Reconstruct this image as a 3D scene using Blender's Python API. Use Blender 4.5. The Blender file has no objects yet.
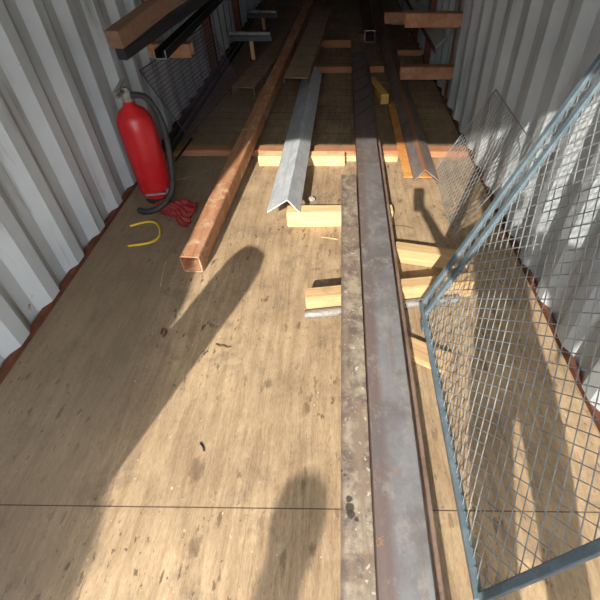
import bpy, bmesh, math, random
from mathutils import Vector, Matrix, Euler
S = bpy.context.scene
COL = S.collection
random.seed(7)

# ------------------------------------------------------------------ camera, world, sun, exposure
CAM_H = 1.45
FPX = 430.0
PITCH = math.atan2(414.0, FPX)
cd = bpy.data.cameras.new('camera'); cam = bpy.data.objects.new('camera', cd); COL.objects.link(cam)
cam.location = (0, 0, CAM_H)
cam.rotation_euler = (math.pi/2 - PITCH, 0, 0)
cd.sensor_fit = 'HORIZONTAL'; cd.sensor_width = 36.0; cd.lens = FPX/600*36
cd.shift_x = -42/600; cd.clip_start = 0.03; cd.clip_end = 100
S.camera = cam

W = bpy.data.worlds.new('sky'); S.world = W; W.use_nodes = True
bg = W.node_tree.nodes['Background']
bg.inputs[0].default_value = (0.93, 0.95, 1.0, 1); bg.inputs[1].default_value = 6.0

SUN = Vector((0.34, 1.75, -1.0)).normalized()
sl = bpy.data.lights.new('sun', 'SUN'); so = bpy.data.objects.new('sun', sl); COL.objects.link(so)
sl.energy = 8.0; sl.angle = 0.0093; sl.color = (1.0, 0.94, 0.84)
so.rotation_euler = SUN.to_track_quat('-Z', 'Y').to_euler()
so.location = (-2, -8, 6)

S.view_settings.view_transform = 'Standard'; S.view_settings.look = 'None'
S.view_settings.gamma = 1; S.view_settings.use_curve_mapping = False
S.view_settings.exposure = 0.0

SP, CP = math.sin(PITCH), math.cos(PITCH)
def at(u, v, z=0.0):
    """world point at height z seen at photo pixel u, v"""
    dx = (u-342)/FPX; dy = (300-v)/FPX
    d = Vector((dx, CP+dy*SP, -SP+dy*CP))
    t = (z-CAM_H)/d.z
    return Vector((0, 0, CAM_H)) + d*t

# ------------------------------------------------------------------ materials
def lin(c):
    return tuple(((x/255)/12.92 if x/255 <= 0.04045 else (((x/255)+0.055)/1.055)**2.4) for x in c) + (1,)
class NT:
    def __init__(s, name):
        s.m = bpy.data.materials.new(name); s.m.use_nodes = True; s.t = s.m.node_tree
        s.b = s.t.nodes['Principled BSDF']; s.co = s.t.nodes.new('ShaderNodeTexCoord')
    def n(s, kind, **kw):
        x = s.t.nodes.new(kind)
        for k, v in kw.items(): setattr(x, k, v)
        return x
    def l(s, a, b): s.t.links.new(a, b)
    def mapping(s, scale, rot=(0, 0, 0), src='Object'):
        m = s.n('ShaderNodeMapping'); m.inputs['Scale'].default_value = scale; m.inputs['Rotation'].default_value = rot
        s.l(s.co.outputs[src], m.inputs['Vector']); return m.outputs[0]
    def noise(s, vec, scale, detail=6, rough=0.6, dist=0.0):
        x = s.n('ShaderNodeTexNoise'); x.inputs['Scale'].default_value = scale; x.inputs['Detail'].default_value = detail
        x.inputs['Roughness'].default_value = rough; x.inputs['Distortion'].default_value = dist
        s.l(vec, x.inputs['Vector']); return x.outputs['Fac']
    def ramp(s, fac, a, b, ca=(0, 0, 0, 1), cb=(1, 1, 1, 1)):
        if a < 0 or b > 1 or a > b or b-a < 0.02:
            m = s.n('ShaderNodeMapRange', clamp=True); m.inputs['From Min'].default_value = a; m.inputs['From Max'].default_value = b
            m.inputs['To Min'].default_value = 0; m.inputs['To Max'].default_value = 1; s.l(fac, m.inputs['Value'])
            return s.mix(m.outputs[0], ca, cb)
        r = s.n('ShaderNodeValToRGB'); e = r.color_ramp.elements
        e[0].position = a; e[1].position = b; e[0].color = ca; e[1].color = cb
        s.l(fac, r.inputs[0]); return r.outputs[0]
    def mix(s, fac, a, b, kind='MIX'):
        m = s.n('ShaderNodeMix', data_type='RGBA', blend_type=kind)
        for sock, v in ((m.inputs[0], fac), (m.inputs[6], a), (m.inputs[7], b)):
            if isinstance(v, (int, float, tuple)): sock.default_value = v
            else: s.l(v, sock)
        return m.outputs[2]
    def math(s, op, a, b=None, c=None):
        m = s.n('ShaderNodeMath', operation=op)
        for i, v in enumerate((a, b, c)):
            if v is None: continue
            if isinstance(v, (int, float)): m.inputs[i].default_value = v
            else: s.l(v, m.inputs[i])
        return m.outputs[0]
    def fin(s, col, rough=0.6, metal=0.0, bump=None, bs=0.2, bd=0.002):
        if isinstance(col, tuple): s.b.inputs['Base Color'].default_value = col
        else: s.l(col, s.b.inputs['Base Color'])
        if isinstance(rough, (int, float)): s.b.inputs['Roughness'].default_value = rough
        else: s.l(rough, s.b.inputs['Roughness'])
        s.b.inputs['Metallic'].default_value = metal
        if bump is not None:
            bp = s.n('ShaderNodeBump'); bp.inputs['Strength'].default_value = bs; bp.inputs['Distance'].default_value = bd
            s.l(bump, bp.inputs['Height']); s.l(bp.outputs[0], s.b.inputs['Normal'])
        return s.m

def mottled(name, c1, c2, c3=None, scale=12, scale2=60, stretch=(1, 1, 1), rough=0.7, metal=0.0, lo=0.38, hi=0.62, bs=0.25, c3amt=(0.58, 0.68), streak=None, stripes=None):
    k = NT(name); v = k.mapping(stretch); w = k.mapping((1, 1, 1))
    a = k.noise(v, scale); b = k.noise(w, scale2, 4)
    col = k.mix(k.ramp(a, lo, hi), lin(c1), lin(c2))
    if c3: col = k.mix(k.ramp(k.noise(w, scale*2.3, 8, 0.7, 0.6), *c3amt), col, lin(c3))
    col = k.mix(k.ramp(b, 0.3, 0.75, (0.72, 0.72, 0.72, 1), (1.12, 1.12, 1.12, 1)), col, col)
    m = k.mix(0.8, col, k.ramp(b, 0.3, 0.75, (0.7, 0.7, 0.7, 1), (1, 1, 1, 1)), 'MULTIPLY')
    if streak:
        s1 = k.noise(k.mapping((30, 0.8, 30)), 1.6, 5, 0.7)
        m = k.mix(k.ramp(s1, 0.5, 0.66), m, lin(streak))
    if stripes:   # slanted mill marks across the steel: (spacing, slant, colour)
        sep = k.n('ShaderNodeSeparateXYZ'); k.l(k.co.outputs['Object'], sep.inputs[0])
        t = k.math('ADD', k.math('MULTIPLY', sep.outputs[0], stripes[1]), sep.outputs[1])
        t = k.math('ADD', t, k.math('MULTIPLY', k.noise(w, 3, 2), 0.12))
        f = k.math('FRACT', k.math('DIVIDE', t, stripes[0]))
        g = k.ramp(f, 0.0, 0.09, (1, 1, 1, 1), (0, 0, 0, 1))
        far = k.math('GREATER_THAN', sep.outputs[1], stripes[3])
        g2 = k.math('MULTIPLY', k.math('MULTIPLY', g, far), 0.75)
        m = k.mix(g2, m, lin(stripes[2]))
    return k.fin(m, rough, metal, b, bs)

def plywood():
    k = NT('worn plywood'); sep = k.n('ShaderNodeSeparateXYZ'); k.l(k.co.outputs['Object'], sep.inputs[0])
    w = k.mapping((1, 1, 1)); g = k.mapping((14, 1.3, 14))
    base = k.mix(k.ramp(k.noise(w, 2.2, 6, 0.65), 0.33, 0.68), lin((162, 138, 108)), lin((200, 174, 138)))
    base = k.mix(k.ramp(k.noise(w, 5.5, 8, 0.7, 0.4), 0.52, 0.74), base, lin((136, 118, 98)))
    gr = k.noise(g, 2.6, 8, 0.7, 0.5)
    base = k.mix(0.6, base, k.ramp(gr, 0.38, 0.58, (0.56, 0.50, 0.45, 1), (1.03, 1.03, 1.03, 1)), 'MULTIPLY')
    fine = k.noise(k.mapping((110, 22, 110)), 2.0, 5, 0.7)
    base = k.mix(0.7, base, k.ramp(fine, 0.3, 0.6, (0.62, 0.58, 0.54, 1), (1, 1, 1, 1)), 'MULTIPLY')
    # knocks, pits and oil specks, drawn out along the grain
    sp = k.noise(k.mapping((34, 13, 34)), 1.0, 4, 0.55)
    zone = k.ramp(k.noise(w, 1.9, 3), 0.42, 0.58)
    spm = k.math('MULTIPLY', k.ramp(sp, 0.61, 0.655), zone)
    base = k.mix(k.math('MULTIPLY', spm, 0.8), base, lin((84, 66, 48)))
    sp2 = k.noise(k.mapping((60, 45, 60)), 1.0, 3, 0.5)
    base = k.mix(k.math('MULTIPLY', k.math('MULTIPLY', k.ramp(sp2, 0.66, 0.70), zone), 0.75), base, lin((70, 58, 48)))
    sp3 = k.noise(k.mapping((52, 47, 50), (0, 0, 1)), 1.0, 3, 0.5)
    base = k.mix(k.math('MULTIPLY', k.ramp(sp3, 0.71, 0.74), 0.6), base, lin((226, 212, 190)))
    # darker oil and wear stains, each at its own spot on the boards
    wob = k.math('MULTIPLY', k.noise(k.mapping((9, 4, 9)), 4.0, 5, 0.7), 0.16)
    for (u, v, r) in ((268, 384, .030), (306, 408, .035), (309, 396, .03), (262, 388, .022), (248, 462, .02), (303, 485, .024), (300, 474, .016), (281, 482, .016), (275, 480, .014), (284, 556, .035), (312, 552, .035), (320, 545, .02), (197, 470, .05), (290, 232, .04), (322, 248, .035), (195, 545, .04), (385, 195, .03), (262, 425, .016), (240, 400, .014), (352, 130, .05), (400, 200, .03)):
        q = at(u, v, 0)
        dx = k.math('MULTIPLY', k.math('SUBTRACT', sep.outputs[0], q.x), 1.7); dy = k.math('MULTIPLY', k.math('SUBTRACT', sep.outputs[1], q.y), 0.75)
        dd = k.math('ADD', k.math('SQRT', k.math('ADD', k.math('MULTIPLY', dx, dx), k.math('MULTIPLY', dy, dy))), wob)
        base = k.mix(k.math('MULTIPLY', k.math('SUBTRACT', 1.0, k.ramp(dd, r+.050, r+.075)), 0.62), base, lin((94, 76, 58)))
    # greyer brown towards the left wall and further in
    x = sep.outputs[0]; y = sep.outputs[1]
    side_tone = k.math('MAXIMUM', k.ramp(k.math('ADD', x, k.math('MULTIPLY', k.noise(w, 3, 5), 0.25)), -0.80, -0.55, (1, 1, 1, 1), (0, 0, 0, 1)),
                  k.ramp(k.math('MULTIPLY', y, 0.1), 0.20, 0.40, (0, 0, 0, 1), (0.35, 0.35, 0.35, 1)))
    base = k.mix(k.math('MULTIPLY', side_tone, 0.62), base, lin((112, 99, 82)))
    # seams
    def line(src, off, per, wd):
        f = k.math('FRACT', k.math('DIVIDE', k.math('SUBTRACT', src, off), per))
        return k.math('LESS_THAN', f, wd/per)
    yw = k.math('ADD', y, k.math('MULTIPLY', x, 0.012))
    seam = line(yw, 0.530-1.22, 1.22, 0.004)
    near = k.math('LESS_THAN', y, 1.5); seam = k.math('MULTIPLY', seam, near)
    plk = k.math('MULTIPLY', line(yw, 3.45, 0.148, 0.012), k.math('GREATER_THAN', y, 3.45))
    plk = k.math('MULTIPLY', plk, k.ramp(k.noise(w, 4, 3), 0.35, 0.6))
    lng = k.math('MULTIPLY', k.math('LESS_THAN', k.math('ABSOLUTE', k.math('ADD', x, 0.30)), 0.0012), k.math('LESS_THAN', y, 1.7))
    allm = k.math('MAXIMUM', k.math('MULTIPLY', seam, 0.85), k.math('MAXIMUM', k.math('MULTIPLY', plk, 0.8), k.math('MULTIPLY', lng, 0.25)))
    base = k.mix(allm, base, lin((58, 44, 34)))
    h = k.math('SUBTRACT', k.math('ADD', gr, k.math('MULTIPLY', fine, 0.6)), k.math('ADD', allm, spm))
    return k.fin(base, 0.85, 0, h, 0.35, 0.004)

def painted_wall():
    k = NT('grey white painted steel'); w = k.mapping((1, 1, 1)); v = k.mapping((4, 4, 0.5))
    c = k.mix(k.ramp(k.noise(w, 1.5, 5), 0.35, 0.7), lin((196, 202, 204)), lin((170, 176, 178)))
    c = k.mix(k.ramp(k.noise(v, 3, 6), 0.56, 0.72), c, lin((140, 138, 132)))
    c = k.mix(k.ramp(k.noise(w, 7, 8, 0.7), 0.68, 0.74), c, lin((120, 72, 48)))
    return k.fin(c, 0.5)

def plate_mat():
    k = NT('scuffed flat steel plate'); w = k.mapping((1, 1, 1)); v = k.mapping((8, 1.5, 8))
    c = k.mix(k.ramp(k.noise(w, 15, 9, 0.75, 0.2), 0.42, 0.58), lin((112, 98, 90)), lin((170, 156, 136)))
    c = k.mix(k.ramp(k.noise(v, 2.5, 6), 0.5, 0.62), c, lin((140, 122, 106)))
    c = k.mix(k.ramp(k.noise(w, 24, 8, 0.7), 0.6, 0.68), c, lin((158, 116, 66)))
    c = k.mix(k.ramp(k.noise(w, 55, 5, 0.6), 0.62, 0.68), c, lin((205, 192, 172)))
    sep = k.n('ShaderNodeSeparateXYZ'); k.l(k.co.outputs['Object'], sep.inputs[0])
    edge = k.ramp(sep.outputs[0], -0.046, -0.034, (1, 1, 1, 1), (0, 0, 0, 1))
    c = k.mix(k.math('MULTIPLY', edge, 0.6), c, lin((104, 88, 84)))
    # dark oil marks
    for (px, py, r) in PLATE_SPOTS:
        cb = k.n('ShaderNodeCombineXYZ'); cb.inputs[0].default_value = px; cb.inputs[1].default_value = py; cb.inputs[2].default_value = 0.085
        d = k.n('ShaderNodeVectorMath', operation='DISTANCE'); k.l(k.co.outputs['Object'], d.inputs[0]); k.l(cb.outputs[0], d.inputs[1])
        dd = k.math('ADD', d.outputs['Value'], k.math('MULTIPLY', k.noise(w, 60, 3), 0.012))
        c = k.mix(k.ramp(dd, r+0.004, r+0.008, (0.9, 0.9, 0.9, 1), (0, 0, 0, 1)), c, lin((62, 54, 50)))
    return k.fin(c, 0.55, 0.15, k.noise(w, 50), 0.25)

def beam_mat():
    k = NT('blue grey mill steel'); sep = k.n('ShaderNodeSeparateXYZ'); k.l(k.co.outputs['Object'], sep.inputs[0])
    x, y, z = sep.outputs; w = k.mapping((1, 1, 1)); st = k.mapping((40, 1.0, 40))
    xj = k.math('ADD', x, k.math('MULTIPLY', k.noise(k.mapping((1, 0.6, 1)), 2.0, 3), 0.03))
    c = k.mix(k.ramp(xj, -0.024, 0.0), lin((122, 106, 102)), lin((136, 136, 137)))
    c = k.mix(k.math('MULTIPLY', k.ramp(k.noise(st, 1.2, 6, 0.7), 0.5, 0.68), .6), c, lin((140, 118, 106)))
    c = k.mix(k.ramp(k.noise(w, 4, 6, 0.7), 0.44, 0.64), c, lin((116, 108, 106)))
    c = k.mix(k.math('MULTIPLY', k.ramp(k.noise(k.mapping((1, .7, 1)), 16, 9, 0.8, 0.25), 0.50, 0.62), .6), c, lin((166, 158, 150)))
    c = k.mix(k.ramp(k.noise(w, 14, 8, 0.7), 0.655, 0.70), c, lin((176, 134, 82)))
    c = k.mix(k.math('MULTIPLY', k.ramp(k.noise(w, 150, 2), 0.74, 0.78), 0.5), c, lin((196, 190, 182)))
    # far half: browner scale with slanted roller marks
    c = k.mix(k.math('MULTIPLY', k.ramp(y, -0.6, 1.0), 0.75), c, lin((108, 92, 86)))
    t = k.math('SUBTRACT', y, k.math('MULTIPLY', x, 1.6)); t = k.math('ADD', t, k.math('MULTIPLY', k.noise(w, 2, 2), 0.25))
    f = k.math('FRACT', k.math('DIVIDE', t, 0.27))
    g = k.math('MULTIPLY', k.ramp(f, 0.05, 0.16, (1, 1, 1, 1), (0, 0, 0, 1)), k.ramp(y, 0.5, 1.1))
    c = k.mix(k.math('MULTIPLY', g, 0.85), c, lin((40, 33, 31)))
    # side faces are a darker brown than the top
    gn = k.n('ShaderNodeNewGeometry'); sn = k.n('ShaderNodeSeparateXYZ'); k.l(gn.outputs['True Normal'], sn.inputs[0])
    side = k.math('GREATER_THAN', k.math('ABSOLUTE', sn.outputs[0]), 0.5)
    c = k.mix(side, c, k.mix(k.noise(w, 10), lin((76, 60, 52)), lin((110, 90, 78))))
    return k.fin(c, 0.5, 0.25, k.noise(w, 60), 0.15)

PLATE_SPOTS = []
M = {}
M['ply'] = plywood()
M['wall'] = painted_wall()
M['rust'] = mottled('orange brown rusty steel', (172, 114, 78), (196, 148, 112), (214, 186, 154), 5, 70, (4, .6, 4), 0.7, 0.05, c3amt=(0.52, 0.66))
M['rust_red'] = mottled('red brown rusty steel', (154, 104, 72), (180, 132, 98), (126, 82, 56), 14, 130, rough=0.85)
M['rust_dark'] = mottled('dark rusty steel', (96, 54, 38), (120, 72, 50), (76, 44, 34), 9, 80, rough=0.85)
M['brown'] = mottled('brown mill scale', (156, 130, 106), (174, 146, 118), (132, 106, 86), 6, 60, (3, .7, 3), 0.75, 0.05, stripes=(0.36, 0.1, (70, 50, 38), -3))
M['galv'] = mottled('galvanised zinc', (200, 206, 210), (226, 230, 232), (182, 188, 192), 7, 45, (1.5, 1, 1.5), 0.42, 0.1, bs=0.06, streak=(178, 184, 190))
M['galv_dull'] = mottled('dull grey sheet steel', (176, 174, 168), (196, 194, 188), (150, 146, 140), 5, 45, (1, .4, 1), 0.5, 0.0, bs=0.05)
M['angle'] = mottled('grey mill scale angle', (116, 112, 112), (142, 138, 136), (98, 92, 90), 8, 60, (1, .5, 1), 0.55, 0.2, bs=0.1, stripes=(0.24, -1.3, (66, 58, 56), -9))
M['orange'] = mottled('bright orange rust', (204, 132, 66), (222, 164, 92), (168, 96, 50), 10, 80, rough=0.85)
M['ridge'] = mottled('orange rust on the ridge', (158, 108, 82), (180, 132, 104), (140, 96, 76), 20, 90, rough=0.8)
M['black'] = mottled('black painted steel', (34, 34, 36), (46, 46, 48), (58, 56, 54), 8, 60, rough=0.5)
M['pipe'] = mottled('grey pipe zinc', (128, 124, 118), (160, 156, 148), (92, 88, 82), 18, 80, (1, 6, 1), 0.5, 0.2)
M['blue_grey'] = mottled('blue grey paint', (92, 108, 116), (112, 126, 134), (150, 158, 160), 16, 70, rough=0.5, c3amt=(0.64, 0.72))
M['wire'] = mottled('bright wire', (150, 156, 158), (184, 188, 188), None, 20, 60, rough=0.4, metal=0.4)
M['mesh'] = mottled('purple black mesh wire', (84, 74, 86), (100, 88, 100), None, 10, 40, rough=0.6)
M['red'] = mottled('glossy red paint', (186, 26, 34), (200, 36, 42), (170, 90, 90), 6, 60, rough=0.35, bs=0.02, c3amt=(0.66, 0.76))
M['rubber'] = mottled('black rubber', (40, 40, 40), (54, 53, 52), None, 10, 60, rough=0.65)
M['rag'] = mottled('faded red cloth', (168, 34, 40), (176, 78, 76), (140, 30, 36), 14, 160, rough=0.95, bs=0.4)
M['yellow'] = mottled('yellow plastic', (214, 180, 40), (226, 196, 70), None, 10, 60)
M['stone'] = mottled('grey stone', (150, 144, 134), (176, 168, 154), None, 20, 80)
M['twig'] = mottled('pale splinter', (200, 168, 116), (220, 190, 140), None, 20, 80)
M['stand'] = mottled('dark grey paint', (72, 76, 80), (88, 92, 94), None, 8, 60)
M['leaf'] = mottled('dry brown leaf', (92, 66, 44), (120, 88, 60), None, 30, 80)
M['bolt'] = mottled('worn screw head', (150, 142, 130), (176, 168, 154), None, 30, 80, rough=0.4, metal=0.3)
M['skin'] = mottled('skin', (196, 142, 112), (206, 152, 122), None, 6, 60)
M['shirt'] = mottled('navy work shirt', (40, 48, 70), (50, 58, 82), None, 6, 90)
M['trousers'] = mottled('grey work trousers', (70, 70, 72), (84, 84, 86), None, 6, 90)
M['hair'] = mottled('brown hair', (60, 44, 32), (74, 54, 40), None, 30, 90)
M['glass'] = mottled('phone shell', (30, 30, 32), (36, 36, 38), None, 10, 60, rough=0.2)
M['concrete'] = mottled('concrete yard', (146, 142, 134), (166, 160, 150), (130, 126, 120), 3, 40)
M['green'] = mottled('dull green paint', (58, 66, 56), (72, 78, 66), (48, 50, 44), 4, 40)
M['tarp'] = mottled('blue tarpaulin', (66, 96, 130), (86, 116, 148), None, 5, 50)

def wood(name, c1, c2, c3, axis='X'):
    k = NT(name); s = (2, 30, 30) if axis == 'X' else (30, 2, 30)
    v = k.mapping(s); w = k.mapping((1, 1, 1))
    a = k.noise(v, 1.4, 7, 0.65, 0.8)
    c = k.mix(k.ramp(a, 0.36, 0.64), lin(c1), lin(c2))
    c = k.mix(k.math('MULTIPLY', k.ramp(k.noise(w, 9, 5), 0.55, 0.7), 0.5), c, lin(c3))
    # sawn band edges
    return k.fin(c, 0.8, 0, a, 0.2)
M['pine'] = wood('pale sawn pine', (206, 176, 126), (226, 198, 150), (166, 132, 92))
M['pine_old'] = wood('weathered pine', (184, 150, 108), (208, 174, 126), (146, 124, 98))
M['redwood'] = wood('red brown stained timber', (156, 106, 74), (178, 128, 92), (138, 98, 72))
M['orangewood'] = wood('orange pine', (206, 160, 86), (224, 180, 104), (184, 134, 70))
M['darkwood'] = wood('dark timber', (104, 76, 60), (124, 92, 72), (86, 64, 52))

# ------------------------------------------------------------------ mesh helpers
def props(o, label=None, cat=None, group=None, kind=None):
    if label: o['label'] = label
    if cat: o['category'] = cat
    if group: o['group'] = group
    if kind: o['kind'] = kind
    return o
def wloc(o):
    v = Vector((0, 0, 0))
    while o is not None: v += o.location; o = o.parent
    return v
def link(name, bm, mat, parent=None, label=None, cat=None, group=None, kind=None, smooth=False, origin=None):
    """bm is in world metres; the object's origin goes to its base"""
    bmesh.ops.recalc_face_normals(bm, faces=bm.faces[:])
    if origin is None:
        xs = [v.co.x for v in bm.verts]; ys = [v.co.y for v in bm.verts]; zs = [v.co.z for v in bm.verts]
        origin = Vector(((min(xs)+max(xs))/2, (min(ys)+max(ys))/2, min(zs)))
    else: origin = Vector(origin)
    bmesh.ops.translate(bm, verts=bm.verts[:], vec=-origin)
    if smooth:
        for f in bm.faces: f.smooth = True
    me = bpy.data.meshes.new(name); bm.to_mesh(me); bm.free()
    if isinstance(mat, (list, tuple)):
        for x in mat: me.materials.append(x)
    else: me.materials.append(mat)
    o = bpy.data.objects.new(name, me); COL.objects.link(o)
    o.parent = parent; o.location = origin - (wloc(parent) if parent else Vector((0, 0, 0)))
    return props(o, label, cat, group, kind)
def thing(name, loc, label, cat, group=None):
    o = bpy.data.objects.new(name, None); COL.objects.link(o); o.location = loc; o.empty_display_size = 0.05
    return props(o, label, cat, group)
def frame(p0, p1, up=Vector((0, 0, 1))):
    y = (p1-p0).normalized(); x = y.cross(up)
    if x.length < 1e-4: x = y.cross(Vector((0, 1, 0)))
    x.normalize(); z = x.cross(y)
    return x, y, z
def sweep(bm, prof, p0, p1, inner=None, closed=True, roll=0.0, matf=None):
    """prof: list of (x, z) in the section; runs from p0 to p1"""
    p0 = Vector(p0); p1 = Vector(p1); x, y, z = frame(p0, p1)
    c, s = math.cos(roll), math.sin(roll)
    def ring(pr, p): return [bm.verts.new(p + x*(a*c-b*s) + z*(a*s+b*c)) for a, b in pr]
    A = ring(prof, p0); B = ring(prof, p1); n = len(prof)
    for i in range(n): bm.faces.new((A[i], A[(i+1) % n], B[(i+1) % n], B[i]))
    if inner:
        C = ring(inner, p0); D = ring(inner, p1)
        for i in range(n):
            j = (i+1) % n
            bm.faces.new((C[j], C[i], D[i], D[j])); bm.faces.new((A[j], A[i], C[i], C[j])); bm.faces.new((B[i], B[j], D[j], D[i]))
    else:
        bm.faces.new(list(reversed(A))); bm.faces.new(B)
def rrect(w, h, r, n=3, cz=0.0):
    out = []
    for (sx, sz, a0) in ((1, 1, 0), (-1, 1, 90), (-1, -1, 180), (1, -1, 270)):
        for i in range(n+1):
            a = math.radians(a0+90*i/n)
            out.append((sx*(w/2-r)+r*math.cos(a), cz+sz*(h/2-r)+r*math.sin(a)))
    return out
def rhs(w, h, t, r=0.010):
    return rrect(w, h, r), rrect(w-2*t, h-2*t, max(r-t, 0.001))
def circ(r, n=16): return [(r*math.cos(2*math.pi*i/n), r*math.sin(2*math.pi*i/n)) for i in range(n)]
def box(bm, c, s, rz=0.0, bev=0.0, rx=0.0, ry=0.0):
    m = Matrix.Translation(Vector(c)) @ Euler((rx, ry, rz)).to_matrix().to_4x4() @ Matrix.Diagonal((s[0], s[1], s[2], 1))
    r = bmesh.ops.create_cube(bm, size=1, matrix=m); vs = r['verts']
    if bev:
        es = list({e for v in vs for e in v.link_edges})
        bmesh.ops.bevel(bm, geom=es, offset=bev, segments=2, affect='EDGES')
def rough_block(bm, c, s, rz, bev=0.003, ry=0):
    n0 = len(bm.verts); box(bm, c, s, rz, bev, 0, ry)
def tube(bm, pts, r, n=10, cyc=False):
    pts = [Vector(p) for p in pts]; rings = []
    N = len(pts); prev = None
    for i, p in enumerate(pts):
        d = (pts[(i+1) % N]-pts[i-1]) if (cyc or 0 < i < N-1) else (pts[1]-pts[0] if i == 0 else pts[-1]-pts[-2])
        d.normalize()
        if prev is None:
            x = d.cross(Vector((0, 0, 1)))
            if x.length < 1e-3: x = d.cross(Vector((0, 1, 0)))
        else: x = prev - d*prev.dot(d)
        x.normalize(); prev = x; z = x.cross(d)
        rr = r[i] if isinstance(r, (list, tuple)) else r
        rings.append([bm.verts.new(p+(x*math.cos(2*math.pi*k/n)+z*math.sin(2*math.pi*k/n))*rr) for k in range(n)])
    for i in range(N if cyc else N-1):
        A, B = rings[i], rings[(i+1) % N]
        for k in range(n): bm.faces.new((A[k], A[(k+1) % n], B[(k+1) % n], B[k]))
    if not cyc: bm.faces.new(rings[0]); bm.faces.new(list(reversed(rings[-1])))
def lathe(bm, prof, c, n=28, axis=Vector((0, 0, 1))):
    c = Vector(c); q = Vector((0, 0, 1)).rotation_difference(axis.normalized()); rings = []
    for (r, z) in prof:
        if r < 1e-5: rings.append([bm.verts.new(c+q@Vector((0, 0, z)))])
        else: rings.append([bm.verts.new(c+q@Vector((r*math.cos(2*math.pi*k/n), r*math.sin(2*math.pi*k/n), z))) for k in range(n)])
    for A, B in zip(rings, rings[1:]):
        for k in range(n):
            j = (k+1) % n
            f = [A[k % len(A)], A[j % len(A)], B[j % len(B)], B[k % len(B)]]
            f2 = []
            for v in f:
                if v not in f2: f2.append(v)
            if len(f2) > 2: bm.faces.new(f2)
    if len(rings[0]) > 1: bm.faces.new(list(reversed(rings[0])))
    if len(rings[-1]) > 1: bm.faces.new(rings[-1])
def smoothpts(pts, k=6):
    P = [Vector(p) for p in pts]; out = []
    for i in range(len(P)-1):
        a = P[max(i-1, 0)]; b = P[i]; c = P[i+1]; d = P[min(i+2, len(P)-1)]
        for j in range(k):
            t = j/k
            out.append(0.5*((2*b)+(c-a)*t+(2*a-5*b+4*c-d)*t*t+(3*b-a-3*c+d)*t**3))
    out.append(P[-1]); return out

# ------------------------------------------------------------------ the container
XL, XR, Y0, Y1, ZR = -1.38, 0.948, -0.75, 11.3, 2.28
bm = bmesh.new(); box(bm, ((XL+XR)/2, (Y0+Y1)/2, -0.02), (XR-XL+0.1, Y1-Y0, 0.04))
link('floor', bm, M['ply'], kind='structure', origin=(0, 0, 0))
def corrugated(name, x, side):
    bm = bmesh.new(); P = 0.278; d = 0.036; prof = []
    y = Y0
    while y < Y1:
        for (dy, dd) in ((0, 0), (0.072, 0), (0.140, 1), (0.210, 1)):
            prof.append((min(y+dy, Y1), x+side*(d*dd)))
        y += P
    for i in range(len(prof)-1):
        (ya, xa), (yb, xb) = prof[i], prof[i+1]
        if yb <= ya: continue
        vs = [bm.verts.new(p) for p in ((xa, ya, 0), (xb, yb, 0), (xb, yb, ZR), (xa, ya, ZR))]; bm.faces.new(vs)
        vs = [bm.verts.new(p) for p in ((xa+side*.01, ya, 0), (xb+side*.01, yb, 0), (xb+side*.01, yb, ZR), (xa+side*.01, ya, ZR))]; bm.faces.new(vs)
    bmesh.ops.remove_doubles(bm, verts=bm.verts[:], dist=1e-5)
    return link(name, bm, M['wall'], kind='structure', origin=(x, 0, 0))
corrugated('wall_left', XL, -1); corrugated('wall_right', XR, 1)
bm = bmesh.new(); box(bm, ((XL+XR)/2, Y1+0.02, ZR/2), (XR-XL+0.1, 0.04, ZR)); link('wall_back', bm, M['wall'], kind='structure')
bm = bmesh.new(); box(bm, ((XL+XR)/2, (Y0+Y1)/2, ZR+0.03), (XR-XL+0.16, Y1-Y0, 0.06)); link('ceiling', bm, M['wall'], kind='structure')
for nm, x, sd in (('baseboard_left', XL, 1), ('baseboard_right', XR, -1)):
    bm = bmesh.new(); box(bm, (x-sd*0.012, (Y0+Y1)/2, 0.012), (0.026, Y1-Y0, 0.024)); link(nm, bm, M['rust_dark'], kind='structure')
for nm, x in (('trim_1', XL-0.05), ('trim_2', XR+0.05)):
    bm = bmesh.new(); box(bm, (x, Y0, 1.10), (0.09, 0.12, 2.5)); link(nm, bm, M['green'], kind='structure')
bm = bmesh.new(); box(bm, (0, 2, -0.21), (60, 60, 0.02)); link('ground', bm, M['concrete'], kind='structure')
# unseen fence, added and sized to shade the floor along the left
bm = bmesh.new()
for i in range(24):
    y = -0.80-i*0.3; box(bm, (XL+0.0-0.02*(i % 2), y-0.15, 0.80), (0.02, 0.30, 2.00))
link('shade_fence', bm, M['green'], kind='structure')

# ------------------------------------------------------------------ timber blocks and battens
def block(name, mat, x0, y0, x1, y1, depth, h, z0, label, cat='timber block', group=None, bev=0.004):
    """the far top edge runs from x0, y0 to x1, y1; depth comes back towards the door"""
    d = Vector((x1-x0, y1-y0, 0)); L = d.length; d.normalize(); n = Vector((d.y, -d.x, 0))
    c = Vector(((x0+x1)/2, (y0+y1)/2, z0+h/2)) + n*depth/2
    bm = bmesh.new(); box(bm, (0, 0, 0), (L, depth, h), 0, bev)
    # a little waviness so the edges read as sawn timber
    bmesh.ops.translate(bm, verts=bm.verts[:], vec=(0, 0, h/2))
    o = link(name, bm, mat, None, label, cat, group, origin=(0, 0, 0))
    o.location = (c.x, c.y, z0); o.rotation_euler = (0, 0, math.atan2(d.y, d.x)); return o
H = 0.10
block('timber_block', M['pine'], -0.322, 2.205, 0.295, 2.215, 0.080, H, 0, 'pale pine block across the floor under the near end of the silver angle')
block('timber_block', M['pine_old'], -0.176, 1.482, 0.62, 1.600, 0.070, H, 0, 'pale pine block under the long beam lying just behind the grey pipe')
block('timber_block', M['pine_old'], 0.287, 1.872, 0.66, 1.785, 0.075, 0.085, 0, 'short slanting pine block right of the long beam, second nearest of the bearers there')
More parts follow.
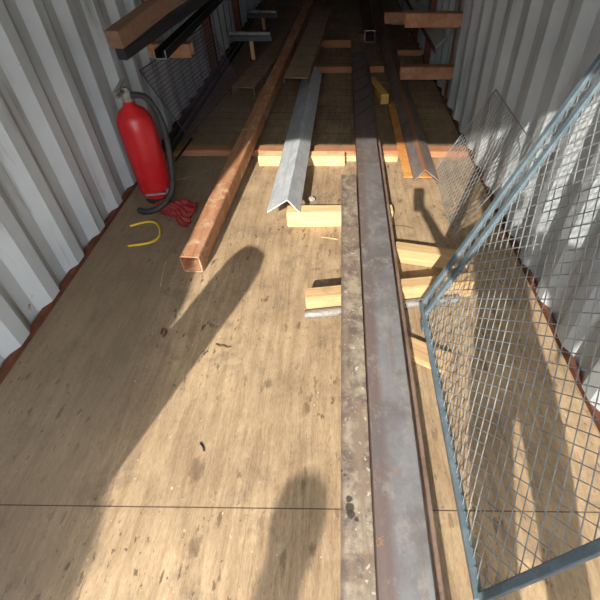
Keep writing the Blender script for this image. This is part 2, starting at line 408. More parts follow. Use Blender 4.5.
block('timber_offcut', M['pine_old'], 0.262, 1.270, 0.47, 1.150, 0.105, 0.03, 0, 'thin pine offcut sticking out beneath the blue-grey mesh gate')
block('timber_block', M['pine'], -0.595, 2.975, 0.02, 2.975, 0.085, 0.075, 0, 'pale yellow pine block in front of the red-brown batten, under the silver angle')
block('timber_block', M['pine'], 0.022, 3.01, 0.405, 3.00, 0.045, 0.040, 0, 'thin yellow pine strip under the long beam in front of the red-brown batten')
block('timber_batten', M['redwood'], -1.36, 3.155, 0.93, 3.125, 0.10, 0.045, 0, 'long red-brown batten lying across the whole floor where the shade begins', 'batten')
block('timber_batten', M['redwood'], -0.60, 5.10, 0.45, 5.13, 0.085, 0.060, 0, 'red-brown batten far in the shade beneath the far ends of the beam and silver angle', 'batten')
block('timber_batten', M['redwood'], -0.5, 6.10, 0.22, 6.10, 0.07, 0.08, 0, 'short reddish batten deep in the dark left of the black-ended tube', 'batten')
block('timber_batten', M['darkwood'], 0.12, 6.35, 0.455, 6.35, 0.08, 0.098, 0, 'short dark batten far back under the black-ended square tube', 'batten')
block('timber_batten', M['redwood'], 0.66, 5.75, 0.95, 5.75, 0.07, 0.06, 0, 'reddish batten on the dark floor by the right wall posts', 'batten')
# the yellow block that points back into the container
bm = bmesh.new()
a = at(384.5, 104, 0.0); b = at(368, 83, 0.0)
d = (b-a).normalized()
sweep(bm, rrect(0.075, 0.085, .003, 1, .0425), a, a+d*0.50)
link('timber_block', bm, M['orangewood'], None, 'short orange pine block pointing back between the beam and the dark angle', 'timber block')

# ------------------------------------------------------------------ the long steel
# long rectangular beam
bx0, bx1 = 0.086, 0.230
bm = bmesh.new(); o_, i_ = rhs(0.145, 0.100, 0.006, 0.007)
sweep(bm, o_, (0.1575, -0.25, 0.151), (0.1735, 5.05, 0.151), i_)
link('steel_beam', bm, beam_mat(), None, 'long blue-grey and brown rectangular steel beam running down the right of centre', 'steel beam', origin=(0.1625, 2.4, 0.1))
# narrow dark bar on its right, always in the beam's shade
bm = bmesh.new(); sweep(bm, rrect(.032, .036, .002, 1), (0.2475, -0.25, 0.118), (0.2635, 4.95, 0.118))
link('steel_bar', bm, mottled('brown scaled bar', (124, 100, 86), (146, 120, 104), (104, 80, 66), 9, 70, (4, .8, 4), 0.7), None, 'narrow dark brown bar lying tight along the right side of the long beam', 'steel bar')
# flat plate beside it
pl = Vector((0.046, 1.17, 0.1))
for (u, v, r) in ((350, 508, .012), (351, 514, .011), (349, 499, .008), (356.5, 519, .006), (341, 470, .004), (345, 475, .004)):
    q = at(u, v, .185); PLATE_SPOTS.append((q.x-pl.x, q.y-pl.y, r*1.15))
bm = bmesh.new(); box(bm, (0.0407, 1.085, 0.143), (0.0892, 2.67, 0.084), 0, 0.002)
link('steel_bar', bm, plate_mat(), None, 'scuffed tan-grey steel bar lying along the left side of the long beam', 'steel bar', origin=pl)
# near rusty square tube
bm = bmesh.new(); o_, i_ = rhs(0.102, 0.102, 0.006, 0.010)
p0 = Vector((-0.772, 1.715, 0.0525)); p1 = Vector((-0.695, 3.05, 0.1015)); d = (p1-p0)
sweep(bm, o_, p0, p0+d*4.6, i_)
link('square_tube', bm, M['rust'], None, 'long orange-brown rusty square tube with open near end on the left', 'square tube')
def angle(name, mat, toeL, toeR, peak, y0, y1, x_shift, t, zb, label, ridge=None):
    """inverted L: section corners given as x, z offsets"""
    bm = bmesh.new()
    (lx, lz), (rx, rz), (px, pz) = toeL, toeR, peak
    ul = Vector((px-lx, pz-lz)).normalized(); ur = Vector((rx-px, rz-pz)).normalized()
    # inner side offset: perpendicular pointing down
    nl = Vector((ul.y, -ul.x)); nr = Vector((ur.y, -ur.x))
    if nl.y > 0: nl = -nl
    if nr.y > 0: nr = -nr
    A = Vector(toeL); B = Vector(peak); C = Vector(toeR)
    k = t/math.sqrt(max(1e-6, (1+nl.dot(nr))/2)); mid = (nl+nr).normalized()*k
    prof = [A, B, C, C+nr*t, B+mid, A+nl*t]
    # rounded ridge
    prof = [A, B-ul*0.006, B+(-ul+ur)*0.0014, B+ur*0.006, C, C+nr*t, B+mid, A+nl*t]
    R0 = [bm.verts.new((p.x, y0, p.y)) for p in prof]; R1 = [bm.verts.new((p.x+x_shift, y1, p.y)) for p in prof]
    n = len(prof)
    for i in range(n):
        f = bm.faces.new((R0[i], R0[(i+1) % n], R1[(i+1) % n], R1[i]))
    bm.faces.new(R0); bm.faces.new(list(reversed(R1)))
    return link(name, bm, mat, None, label, 'steel angle')
angle('steel_angle', M['galv'], (-0.431, .107), (-0.241, .107), (-0.3065, .189), 2.12, 4.62, 0.042, .007, .1,
      'bright galvanised steel angle with its ridge upward in the centre of the floor')
o = angle('steel_angle', M['angle'], (0.467, .065), (0.635, .065), (0.5325, .146), 2.56, 8.4, 0.0, .007, .055,
      'dark grey steel angle with a rusty ridge on the right side')
# rusty ridge strip: the ridge faces of that angle carry the orange colour
def ridgemat():
    k = NT('grey angle with rusty ridge'); sep = k.n('ShaderNodeSeparateXYZ'); k.l(k.co.outputs['Object'], sep.inputs[0])
    x, y, z = sep.outputs; w = k.mapping((1, 1, 1))
    c = k.mix(k.ramp(k.noise(k.mapping((1, .4, 1)), 9, 7), .38, .62), lin((112, 106, 104)), lin((142, 134, 128)))
    t = k.math('ADD', k.math('MULTIPLY', x, 2.6), y); t = k.math('ADD', t, k.math('MULTIPLY', k.noise(w, 3, 2), .1))
    f = k.math('FRACT', k.math('DIVIDE', t, .24))
    left = k.math('LESS_THAN', x, -0.02)
    g = k.math('MULTIPLY', k.ramp(f, 0, .09, (1, 1, 1, 1), (0, 0, 0, 1)), left)
    g = k.math('MULTIPLY', g, k.ramp(k.noise(w, 5, 2), .4, .55))
    c = k.mix(k.math('MULTIPLY', g, .7), c, lin((58, 50, 48)))
    zz = k.math('ADD', z, k.math('MULTIPLY', k.noise(w, 9, 4), .03))
    c = k.mix(k.math('MULTIPLY', k.ramp(zz, .078, .088), .85), c, lin((166, 112, 84)))
    c = k.mix(k.ramp(zz, .030, .020), c, lin((150, 92, 60)))
    return k.fin(c, .55, .2, k.noise(w, 60), .1)
o.data.materials[0] = ridgemat()
# flat orange bar beneath the dark angle
bm = bmesh.new(); box(bm, (0.505, 3.30, .052), (0.19, 1.34, .008), 0, .001)
link('flat_bar', bm, M['orange'], None, 'bright orange rusty flat bar lying under the dark angle', 'flat bar')
# two inverted channels
def channel(name, p0, p1, w, dpt, t, mat, label):
    bm = bmesh.new()
    pr = [(-w/2, -dpt), (-w/2, -0.004), (-w/2+.004, 0), (w/2-.004, 0), (w/2, -.004), (w/2, -dpt), (w/2-t, -dpt), (w/2-t, -t), (-w/2+t, -t), (-w/2+t, -dpt)]
    sweep(bm, pr, p0, p1)
    return link(name, bm, mat, None, label, 'steel channel')
channel('steel_channel', (-0.402, 4.02, .253), (-0.252, 6.95, .256), .215, .055, .006, M['brown'], 'wide brown channel lying flat above the far end of the silver angle')
channel('steel_channel', (-0.935, 4.30, .088), (-0.655, 6.5, .088), .22, .080, .007, M['brown'], 'brown channel lying askew beneath the rusty tube near the mesh sheet')
# black ended tube far
bm = bmesh.new(); o_, i_ = rhs(0.125, 0.125, .006, .006)
sweep(bm, o_, (.333, 5.86, .161), (.352, 9.4, .161), i_)
bmq = bmesh.new(); sweep(bmq, rrect(.1255, .1255, .006), (.333, 5.857, .161), (.333, 5.862, .161), rrect(.113, .113, .003))
t_ = thing('square_tube', (.333, 5.86, .098), 'dark square tube with a pale cut rim far back in the middle', 'square tube')
link('tube_wall', bm, M['rust_dark'], t_); link('cut_rim', bmq, M['wire'], t_, label='pale freshly cut rim')
# flat strip beyond the beam
bm = bmesh.new(); box(bm, (.155, 5.72, .108), (.10, 1.2, .02), 0, .002); 
link('flat_bar', bm, M['brown'], None, 'dull brown flat bar beyond the far end of the long beam', 'flat bar')
# grey pipe
bm = bmesh.new(); sweep(bm, circ(.021, 18), (-.172, 1.385, .022), (.56, 1.493, .022), circ(.017, 18))
link('steel_pipe', bm, M['pipe'], None, 'short grey pipe on the floor in front of the pine block under the beam', 'pipe', smooth=False)

# ------------------------------------------------------------------ racks on both walls
def rack(x, sd, y, arms, label, hgt=1.6, pw=.08, z0=0):
    t = thing('wall_rack', (x, y, 0), label, 'rack', 'rusty rack uprights along the walls' if False else None)
    bm = bmesh.new(); box(bm, (x+sd*pw/2, y+.06, (hgt+z0)/2), (pw, pw, hgt-z0), 0, .004)
    link('upright', bm, M['rust_dark'], t)
    for (z, xe, s) in arms:
        bm = bmesh.new(); o_, i_ = rhs(s, s, .005, .008)
        sweep(bm, o_, (x+sd*.002, y-.03, z), (xe, y-.03, z), i_)
        link('arm', bm, M['rust_red'], t)
    return t
rack(XL, 1, 3.50, [(.605, -1.077, .09), (1.02, -.70, .08)], 'rusty wall bracket with short square arms, nearest on the left wall', pw=.02, z0=.56)
rack(XL, 1, 4.90, [(.98, -.80, .08)], 'rusty rack upright on the left wall beside the mesh sheet top')
rack(XL, 1, 6.40, [(.70, -.95, .08)], 'rusty rack upright far back on the left wall')
rack(XR, -1, 4.05, [(.30, .50, .10), (.685, .50, .10)], 'rusty wall rack with two stout square arms, nearest on the right', pw=.02)
rack(XR, -1, 5.12, [(.50, .43, .10)], 'rusty rack upright with one arm behind the near right rack', pw=.06)
rack(XR, -1, 6.15, [(.28, .60, .09)], 'rusty rack upright deep in the dark on the right wall', pw=.06)

# channel stock on the left racks
def open_channel(p0, p1, w, h, t, mat, label, rim=None, cat='steel channel'):
    th = thing('steel_channel', (p0[0], p0[1], p0[2]), label, cat)
    pr = [(-w/2, 0), (w/2, 0), (w/2, h), (w/2-t, h), (w/2-t, t), (-w/2+t, t), (-w/2+t, h), (-w/2, h)]
    bm = bmesh.new(); sweep(bm, pr, p0, p1); link('channel_section', bm, mat, th)
    d = (Vector(p1)-Vector(p0)).normalized()
    bm = bmesh.new(); sweep(bm, pr, Vector(p0)-d*.004, Vector(p0)+d*.0005); link('cut_rim', bm, M['wire'], th, label='bright cut rim')
    return th
open_channel((-1.155, 3.05, .652), (-1.155, 7.6, .70), .075, .05, .006, M['black'], 'black channel resting on the short rusty arm by the left wall')
open_channel((-.955, 3.36, 1.062), (-.90, 6.6, 1.05), .06, .045, .005, M['black'], 'black channel with pale rim on the upper left rack')
bm = bmesh.new(); sweep(bm, rrect(.075, .075, .004, 1), (-1.07, 2.30, .93), (-.80, 3.44, 1.10)); link('timber_beam', bm, M['darkwood'], None, 'dark red-brown timber across the top left corner, topmost on the rack', 'timber beam')
bm = bmesh.new(); sweep(bm, rrect(.05, .05, .004, 1), (-1.08, 2.35, .855), (-.85, 3.44, .955)); link('steel_bar', bm, M['black'], None, 'black steel bar just below the red-brown timber in the top left', 'steel bar')
# grey sheet on right rack
th = thing('steel_sheet', (.88, 4.37, .35), 'dull grey folded steel sheet lying on the right rack against the wall', 'steel sheet')
bm = bmesh.new()
a0 = Vector((.842, 4.37, .40)); a1 = Vector((.842, 8.2, .40)); c0 = Vector((.932, 4.37, .48)); c1 = Vector((.932, 8.2, .48))
def slab(bm, a, b, c, d, t):
    n = (b-a).cross(c-a).normalized()*t
    v = [bm.verts.new(p) for p in (a, b, c, d)]+[bm.verts.new(p-n) for p in (a, b, c, d)]
    for f in ((0, 1, 2, 3), (7, 6, 5, 4), (0, 4, 5, 1), (1, 5, 6, 2), (2, 6, 7, 3), (3, 7, 4, 0)): bm.faces.new([v[i] for i in f])
slab(bm, a0, c0, c1, a1, .004); link('web', bm, M['galv_dull'], th)
bm = bmesh.new(); dn = Vector((0.004, 0, -.05)); slab(bm, a0, a0+dn, a1+dn, a1, .004); link('flange', bm, M['rust_dark'], th, label='rusty brown folded edge')
bm = bmesh.new(); sweep(bm, rrect(.012, .012, .001, 1), a0+Vector((0, -.003, 0)), c0+Vector((0, -.003, 0))); link('cut_rim', bm, M['wire'], th, label='bright cut end')

# roller stands far left
def stand(x, y, z, w, label):
    t = thing('support_stand', (x, y, 0), label, 'stand')
    bm = bmesh.new(); box(bm, (x, y, z-.03), (w, .06, .05), 0, .003); link('crossbar', bm, M['stand'], t)
    bm = bmesh.new(); sweep(bm, circ(.02, 14), (x-w/2, y-.005, z+.018), (x+w/2-.01, y-.005, z+.012)); link('roller', bm, M['pipe'], t, smooth=False)
    bm = bmesh.new(); box(bm, (x, y, (z-.055)/2+.01), (.04, .04, z-.055-.02), 0, .003); link('leg', bm, M['pine_old'], t)
    bm = bmesh.new(); box(bm, (x, y, .01), (.10, .10, .02), 0, .003); link('foot', bm, M['rust_dark'], t)
stand(-1.01, 5.45, .265, .46, 'grey support stand with a pale roller, the nearer of two far back on the left')
stand(-1.07, 6.85, .22, .40, 'grey support stand with a roller, the farther of two at the dark back left')
# hanging black hoses
for i, (pts, r) in enumerate([([(-.72, 7.7, 1.7), (-.74, 7.6, .9), (-.66, 7.5, .50), (-.58, 7.55, .46), (-.54, 7.6, .8), (-.56, 7.7, 1.7)], .012),
                              ([(-.86, 7.75, 1.7), (-.88, 7.7, .8), (-.80, 7.6, .30), (-.70, 7.62, .26), (-.62, 7.8, .7), (-.64, 7.85, 1.7)], .012)]):
    bm = bmesh.new(); tube(bm, smoothpts(pts), r, 8)
    link('hanging_hose', bm, M['rubber'], None, ['grey hose loop hanging at the dark back, inner of the two', 'grey hose loop hanging at the dark back, outer of the two'][i], 'hose', smooth=True)
bm = bmesh.new(); box(bm, (-.65, 7.78, 1.745), (.80, .05, .05), 0, .003)
for x in (-1.03, -.27): box(bm, (x, 7.78, .87), (.04, .04, 1.74))
link('hanger_rail', bm, M['rust_dark'], None, 'dark steel rail at the back that the hoses hang from', 'rail')
# dark crates / slatted pallet at the very back right and a blue drum
def pallet(x, y, w, h, dpt, label):
    t = thing('slatted_crate', (x, y, 0), label, 'crate')
    n = max(3, int(h/.13))
    for i in range(n):
        bm = bmesh.new(); box(bm, (x, y, (i+.5)*h/n), (w, .02, h/n*.72), 0, .002); link('slat', bm, M['green'], t)
    for s in (-1, 1):
        bm = bmesh.new(); box(bm, (x+s*(w/2-.03), y+.04, h/2), (.06, .06, h), 0, .002); link('corner_post', bm, M['green'], t)
    bm = bmesh.new(); box(bm, (x, y+.07+dpt/2, h/2), (w, dpt, h*.96), 0, .003); link('crate_body', bm, M['darkwood'], t)
pallet(.64, 9.5, .62, .55, .5, 'dark slatted crate at the far end on the right')
bm = bmesh.new(); lathe(bm, [(.15, 0), (.16, .01), (.15, .12), (.158, .13), (.158, .15), (.15, .16), (.15, .34), (.14, .36), (0, .36)], (-.30, 9.3, 0))
link('bucket', bm, M['tarp'], None, 'pale blue bucket at the very back of the floor', 'bucket', smooth=False)

# ------------------------------------------------------------------ leaning meshes
def wire(bm, a, b, r):
    x, y, z = frame(a, b)
    A = [bm.verts.new(a+(x*cx+z*cz)*r) for cx, cz in ((1, 0), (0, 1), (-1, 0), (0, -1))]
    B = [bm.verts.new(b+(x*cx+z*cz)*r) for cx, cz in ((1, 0), (0, 1), (-1, 0), (0, -1))]
    for i in range(4): bm.faces.new((A[i], A[(i+1) % 4], B[(i+1) % 4], B[i]))
def grid_wires(bm, O, U, V, nu, nv, r):
    for i in range(nu+1): wire(bm, O+U*(i/nu), O+U*(i/nu)+V, r)
    for j in range(nv+1): wire(bm, O+V*(j/nv), O+V*(j/nv)+U, r)
def diamond(bm, O, U, V, pu, pv, r):
    lu, lv = U.length, V.length; u = U.normalized(); v = V.normalized()
    for sg in (1, -1):
        k = -int(lv/pv*1.0)-2
        c = -lv*pu/pv-pu
        while c < lu+lv*pu/pv+pu:
            # line u = c + sg*t*pu/pv , v = t
            pts = []
            t0, t1 = 0.0, lv; m = sg*pu/pv
            ta, tb = sorted(((0-c)/m, (lu-c)/m)); t0 = max(t0, ta); t1 = min(t1, tb)
            if t1-t0 > .004: wire(bm, O+u*(c+m*t0)+v*t0, O+u*(c+m*t1)+v*t1, r)
            c += pu
# purple-black sheet at the left wall
O = Vector((-1.19, 3.275, .050)); U = Vector((-1.04, 4.66, .050))-O; V = Vector((-1.368, 3.17, .55))-O
th = thing('mesh_sheet', O, 'fine purple-black wire mesh sheet leaning on the left wall', 'wire mesh')
bm = bmesh.new(); grid_wires(bm, O, U, V, 54, 20, .0019); link('wire_grid', bm, M['mesh'], th)
bm = bmesh.new()
for a, b in ((O, O+U), (O+U, O+U+V), (O+U+V, O+V), (O+V, O)): wire(bm, a, b, .004)
link('edge_wire', bm, M['mesh'], th)
# blue-grey framed panel at the right, leaning on the right wall
P0 = Vector((.372, 1.428, .052)); PV = Vector((.585, .04, 1.42)); PU = Vector((0.0, -1.15, 0))
th = thing('mesh_gate', P0, 'blue-grey framed diamond mesh gate leaning on the right wall', 'gate')
bm = bmesh.new()
pu = PU.normalized(); pv = PV.normalized()
def bar(a, b, w=.026, d=.02):
    bmb = bmesh.new(); sweep(bmb, rrect(w, d, .003, 1), a, b); return bmb
for nm, a, b in (('bottom_rail', P0, P0+PU), ('side_rail', P0+pv*.014, P0+PV), ('top_rail', P0+PV, P0+PV+PU), ('side_rail', P0+PU+pv*.014, P0+PU+PV), ('inner_rail', P0+pu*.075+pv*.014, P0+pu*.075+PV)):
    link(nm, bar(a, b), M['blue_grey'], th)
bm = bmesh.new(); diamond(bm, P0+pu*.02, PU*.97, PV*.98, .05, .05, .0018); link('diamond_wire', bm, M['wire'], th)
bm = bmesh.new(); box(bm, P0+pu*.13+Vector((-.008, 0, -.01)), (.022, .05, .035), 0, .003); link('catch', bm, M['blue_grey'], th)
# light chicken wire behind it
O = Vector((.635, 2.02, .006)); U = Vector((.02, .80, 0)); V = Vector((.925, 2.0, .55))-O
th = thing('chicken_wire', O, 'light wire netting piece leaning against the right wall past the mesh gate', 'wire netting')
bm = bmesh.new(); diamond(bm, O, U, V, .04, .06, .0014)
link('netting', bm, M['wire'], th)
bm = bmesh.new()
for a, b in ((O, O+U), (O+U, O+U+V), (O+U+V, O+V), (O+V, O)): wire(bm, a, b, .003)
link('edge_wire', bm, M['wire'], th)

# black bars on floor along left wall
for i, (x, y0, y1, r) in enumerate(((-1.305, 2.9, 8.2, .022), (-1.245, 3.0, 6.2, .016))):
    bm = bmesh.new(); sweep(bm, circ(r, 12), (x, y0, r+.046), (x+.02, y1, r+.047))
    link('steel_pipe', bm, M['black'], None, ['thick black pipe lying along the foot of the left wall', 'thinner black pipe lying beside the wall pipe on the left'][i], 'pipe')
bm = bmesh.new(); sweep(bm, circ(.008, 8), (-1.155, 3.24, .054), (-1.175, 2.86, .054)); link('steel_rod', bm, M['black'], None, 'thin black rod poking over the batten at the mesh corner', 'rod')

# ------------------------------------------------------------------ fire extinguisher, rag, cord
ex = thing('fire_extinguisher', (-1.175, 2.46, 0), 'red fire extinguisher with black hose standing by the left wall', 'fire extinguisher')
ec = Vector((-1.175, 2.46, 0))
bm = bmesh.new(); lathe(bm, [(.075, .03), (.094, .045), (.10, .07), (.10, .46), (.094, .51), (.07, .55), (.035, .575), (.028, .60), (0, .60)], ec, 32); link('cylinder', bm, M['red'], ex, smooth=True)
bm = bmesh.new(); lathe(bm, [(.080, 0), (.086, .01), (.086, .04), (.070, .045)], ec, 28); link('base_ring', bm, M['rubber'], ex)
bm = bmesh.new(); lathe(bm, [(.024, .59), (.028, .60), (.028, .65), (.016, .67), (0, .67)], ec, 16); box(bm, ec+Vector((0, -.05, .655)), (.02, .12, .012), 0, .002); box(bm, ec+Vector((0, -.05, .69)), (.02, .13, .012), 0, .002, .2); link('valve', bm, M['pipe'], ex)
bm = bmesh.new(); tube(bm, smoothpts([ec+Vector(p) for p in ((.02, .0, .63), (.09, .04, .60), (.135, .04, .46), (.140, .0, .28), (.135, -.08, .12), (.08, -.16, .045), (.0, -.20, .022), (-.07, -.18, .02))]), .017, 12); link('hose', bm, M['rubber'], ex, smooth=True)
bm = bmesh.new(); box(bm, ec+Vector((.088, -.055, .06)), (.02, .03, .075), .5, .002); box(bm, ec+Vector((.03, -.104, .085)), (.12, .008, .012), .2, .001); link('bracket', bm, M['wire'], ex, label='silver bracket')
# crumpled rag
bm = bmesh.new(); N = 26
c00, c10, c01, c11 = at(154, 203), at(200, 204), at(162, 216), at(187, 232)
vs = []
for j in range(N+1):
    row = []
    for i in range(N+1):
        u, v = i/N, j/N
        p = c00*(1-u)*(1-v)+c10*u*(1-v)+c01*(1-u)*v+c11*u*v
        z = .006+.018*abs(math.sin(7*u+3*v+math.sin(9*v)))*(.35+.65*math.sin(math.pi*u)) + .012*abs(math.sin(16*v-5*u+2*math.sin(6*u)))
        if v > .8: z += .012*(v-.8)/.2
        p = p+Vector((.005*math.sin(13*v+4*u), .006*math.sin(11*u+3*v), z)); row.append(bm.verts.new(p))
    vs.append(row)
for j in range(N):
    for i in range(N): bm.faces.new((vs[j][i], vs[j][i+1], vs[j+1][i+1], vs[j+1][i]))
o = link('rag', bm, M['rag'], None, 'crumpled red cloth rag on the floor under the extinguisher hose', 'rag', smooth=True)
sm = o.modifiers.new('thickness', 'SOLIDIFY'); sm.thickness = .003
bm = bmesh.new(); q = [at(u, v, .008) for u, v in ((130, 226), (146, 222), (156, 223), (160, 230), (158, 238), (148, 243), (128, 246))]
tube(bm, smoothpts(q), .007, 8); link('cord', bm, M['yellow'], None, 'yellow cord loop on the dark floor near the red rag', 'cord', smooth=True)

# ------------------------------------------------------------------ small bits on the floor
bm = bmesh.new(); bmesh.ops.create_icosphere(bm, subdivisions=3, radius=1)
for v in bm.verts: v.co = Vector((v.co.x*.026, v.co.y*.018, v.co.z*.016+.012))*(1+.12*math.sin(v.co.x*5+v.co.y*7))
bmesh.ops.translate(bm, verts=bm.verts[:], vec=at(311, 205, 0)+Vector((0, .05, .0)))
link('stone', bm, M['stone'], None, 'small grey stone behind the pine block by the silver angle', 'stone', smooth=True)
def bit(name, pts, r, mat, label, cat, z=.003):
    bm = bmesh.new(); tube(bm, smoothpts([at(u, v, z) for u, v in pts], 4), r, 6); link(name, bm, mat, None, label, cat, smooth=True)
bit('splinter', [(321, 237), (330, 238), (338, 239.5)], .0035, M['twig'], 'pale wood splinter on the floor left of the tan-grey bar', 'splinter', .004)
bit('twig', [(393, 226.5), (398, 225.5), (405, 226), (413, 228.5)], .0022, M['leaf'], 'thin brown twig on the floor right of the beam', 'twig', .003)
bit('twig', [(216, 344), (220, 346), (223, 345.5), (227, 347.5), (231, 346.5)], .003, M['leaf'], 'dark crooked twig on the bare floor left of centre', 'twig', .003)
bit('twig', [(161, 334), (163, 329), (166, 332), (163, 337)], .005, M['leaf'], 'curled dead leaf stalk by the shaded left edge', 'twig', .005)
bit('twig', [(166, 261), (163.5, 270), (160.5, 286)], .0016, M['twig'], 'thin straw lying in the shade left of the tube end', 'straw', .002)
bit('twig', [(175, 180), (186, 178), (192, 176)], .0018, M['twig'], 'thin pale straw on the shaded floor by the extinguisher', 'straw', .002)
bit('twig', [(200, 443), (203, 447), (204, 451)], .0028, M['black'], 'tiny curved black scrap on the bare floor at lower left', 'scrap', .003)
scr = None
spots = [(182, 498.5), (214, 501), (212, 516.5), (247, 516), (275, 500), (299, 320)]
labs = ['leftmost floor screw just above the plywood seam', 'pale floor screw above the seam, second from left', 'floor screw just below the seam, left of the middle', 'floor screw below the seam near the middle, in a round washer', 'floor screw above the seam beside the bottom shadow', 'lone pale floor screw in a dark knot left of the pipe']
labs = labs[:6]
bm = bmesh.new(); lathe(bm, [(.0038, 0), (.0038, .0008), (.0028, .0014), (.001, .0008), (0, .0008)], (0, 0, 0), 12)
proto = link('floor_screw', bm, M['bolt'], None, labs[0], 'screw', 'screw heads in the plywood floor', origin=(0, 0, 0)); proto.location = at(*spots[0])
for (u, v), lb in zip(spots[1:], labs[1:]):
    c = proto.copy(); c.location = at(u, v); c['label'] = lb; COL.objects.link(c)

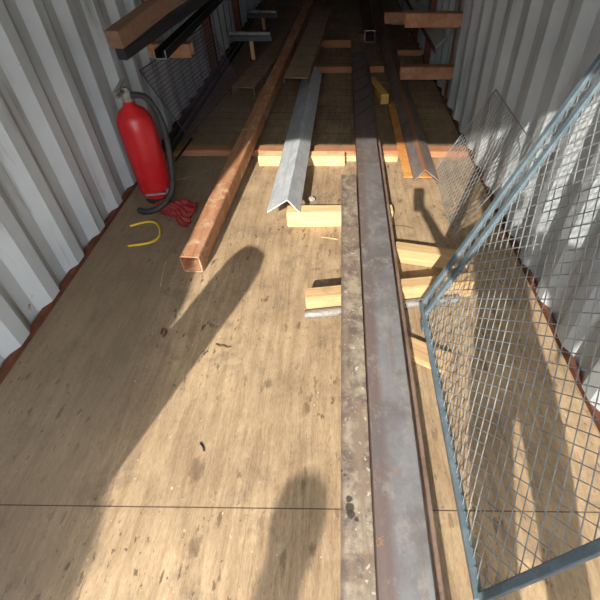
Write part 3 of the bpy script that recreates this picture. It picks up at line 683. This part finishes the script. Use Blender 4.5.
# ------------------------------------------------------------------ people and added things standing behind the camera, whose shadows fall on the floor
def skin(name, V, E, mat, parent, sub=2, root=0):
    me = bpy.data.meshes.new(name); me.from_pydata([tuple(v[0]) for v in V], E, []); me.materials.append(mat)
    o = bpy.data.objects.new(name, me); COL.objects.link(o); o.parent = parent
    bm = bmesh.new(); bm.from_mesh(me); L = bm.verts.layers.skin.verify()
    for i, v in enumerate(bm.verts):
        r = V[i][1]; v[L].radius = (r, r) if not isinstance(r, tuple) else r
        if i == root: v[L].use_root = True
    bm.to_mesh(me); bm.free()
    for p in me.polygons: p.use_smooth = True
    m = o.modifiers.new('skin', 'SKIN'); m.use_smooth_shade = True
    s = o.modifiers.new('sub', 'SUBSURF'); s.levels = sub; s.render_levels = sub
    return o
def person(loc, elbL, hanL, elbR, hanR, label, grip=None):
    t = thing('person', loc, label, 'person')
    V = [((0, 0, .95), .13), ((0, -.01, 1.1), .12), ((0, 0, 1.28), .14), ((0, 0, 1.42), .10), ((0, .01, 1.50), .055), ((0, .02, 1.57), .072), ((0, .02, 1.65), .082), ((0, .015, 1.71), .06)]
    E = [(i, i+1) for i in range(7)]
    def chain(start, pts):
        a = start
        for p in pts: V.append(p); E.append((a, len(V)-1)); a = len(V)-1
        return a
    hands = []
    for s, el, ha in ((-1, elbL, hanL), (1, elbR, hanR)):
        sh = Vector((s*.18, 0, 1.41)); el = Vector(el); ha = Vector(ha)
        w = ha+(el-ha).normalized()*.07
        chain(3, [(sh, .058), ((sh+el)/2, .048), (el, .04), ((el+w)/2, .036), (w, .025), (ha, (.036, .02))]); hands.append((ha, (ha-w).normalized(), s))
    for s in (-1, 1):
        chain(0, [((s*.09, 0, .88), .085), ((s*.10, .01, .68), .072), ((s*.10, .02, .50), .055), ((s*.10, 0, .30), .052), ((s*.10, -.01, .10), .036), ((s*.10, .06, .045), .038), ((s*.105, .15, .03), .03)])
    skin('body', V, E, M['skin'], t)
    # five fingers on each hand, each its own chain rooted in the palm, joined to one mesh
    for ha, d, s in hands:
        FV = []; FE = []
        n = Vector((1, 0, 0)); side = d.cross(n)
        if side.length < .2: side = Vector((0, 1, 0))
        side.normalize(); curl = side.cross(d).normalized()*(-1 if s > 0 else 1)
        for k, (L, off) in enumerate(((.075, -.027), (.085, -.009), (.080, .009), (.062, .026))):
            b = ha+side*off; a = len(FV)
            for q in range(4):
                f = q/3; FV.append((b+d*(L*(f-.10*f*f))+curl*(.028*f*f), .0088-.0015*f)); 
                if q: FE.append((a+q-1, a+q))
        a = len(FV)
        for q in range(3): FV.append((ha-d*.03+side*(-.03-.022*q)+d*(.022*q)+curl*.008*q, .0105-.001*q)); 
        FE += [(a, a+1), (a+1, a+2)]
        skin('fingers', FV, FE, M['skin'], t, 1)
    TV = [((0, 0, .93), .145), ((0, -.01, 1.1), .135), ((0, 0, 1.28), .155), ((0, 0, 1.415), .112)]; TE = [(0, 1), (1, 2), (2, 3)]
    for s, el in ((-1, elbL), (1, elbR)):
        sh = Vector((s*.18, 0, 1.41)); el = Vector(el); a = len(TV)
        TV += [(sh, .068), ((sh+el)/2, .058), (sh*.12+el*.88, .05)]; TE += [(3, a), (a, a+1), (a+1, a+2)]
    skin('shirt', TV, TE, M['shirt'], t)
    TV = [((0, 0, .97), .142), ((0, 0, .90), .14)]; TE = [(0, 1)]
    for s in (-1, 1):
        a = len(TV); TV += [((s*.09, 0, .84), .095), ((s*.10, .01, .66), .084), ((s*.10, .02, .50), .07), ((s*.10, 0, .30), .066), ((s*.10, -.01, .10), .058)]; TE += [(1, a)]+[(a+q, a+q+1) for q in range(4)]
    skin('trousers', TV, TE, M['trousers'], t)
    skin('hair', [((0, -.012, 1.58), .088), ((0, -.012, 1.67), .104), ((0, .0, 1.735), .070)], [(0, 1), (1, 2)], M['hair'], t)
    skin('nose', [((0, .095, 1.635), .012), ((0, .112, 1.615), .014)], [(0, 1)], M['skin'], t, 1)
    for s in (-1, 1):
        bm = bmesh.new(); bmesh.ops.create_uvsphere(bm, u_segments=12, v_segments=8, radius=.011); bmesh.ops.translate(bm, verts=bm.verts[:], vec=Vector(loc)+Vector((s*.03, .092, 1.65)))
        link('eye', bm, M['glass'], t, smooth=True)
        bm = bmesh.new(); box(bm, Vector(loc)+Vector((s*.102, .07, .015-.0)), (.1, .27, .03), 0, .008); link('shoe_sole', bm, M['rubber'], t)
        skin('shoe', [((s*.10, -.02, .07), .05), ((s*.102, .08, .055), .045), ((s*.105, .16, .045), .035)], [(0, 1), (1, 2)], M['rubber'], t)
    bm = bmesh.new(); box(bm, Vector(loc)+Vector((0, .1, 1.575)), (.045, .012, .010), 0, .003); link('mouth', bm, M['rag'], t)
    return t
# the one who holds the phone
PL = Vector((.40, -.46, 0))
F = Vector((0, CP, -SP)); UU = Vector((0, SP, CP)); C0 = Vector((0, 0, CAM_H))
pc = C0 - UU*.055 - F*.016 + Vector((.012, 0, 0))
hand = pc - UU*.065 - F*.022 + Vector((.02, 0, 0))
person(tuple(PL), tuple(Vector((.19, -.19, 1.16))-PL), tuple(hand-PL), (.24, .02, 1.12), (.25, .10, .88), 'person in a navy shirt holding up a phone at the container door')
bm = bmesh.new(); box(bm, (0, 0, 0), (.074, .009, .150), 0, .003)
o = link('phone', bm, M['glass'], None, 'dark phone held in a raised hand at the door', 'phone', origin=(0, 0, 0)); o.location = pc; o.rotation_euler = (-PITCH, 0, 0)
# onlooker in the yard
person((-.685, -2.30, -.05), (-.24, .0, 1.12), (-.25, .10, .86), (.24, .0, 1.12), (.25, .10, .86), 'person in a navy shirt standing outside in the yard')
# unseen tarpaulin roll and its holder, made up to cast the leaning shadow
th = thing('bin', (-1.195, -.50, 0), 'black round holder of the shadow-casting roll, added unseen on the left', 'bin')
bm = bmesh.new(); lathe(bm, [(.15, 0), (.19, .50), (.195, .50), (.195, .52), (.18, .52), (.18, .50), (.14, .02), (0, .02)], (-1.195, -.50, 0)); link('shadow_bin_body', bm, M['black'], th)
b0 = Vector((-1.245, -.50, .03)); b1 = Vector((-.925, -.41, 1.325)); ax = b1-b0; L = ax.length
bm = bmesh.new(); lathe(bm, [(.07, 0), (.095, .3), (.108, L-.16), (.10, L-.07), (.075, L-.02), (.03, L), (0, L)], b0, 24, ax)
link('shadow_roll', bm, M['tarp'], None, 'blue tarpaulin roll added unseen at the door to cast a shadow', 'tarpaulin', smooth=True)
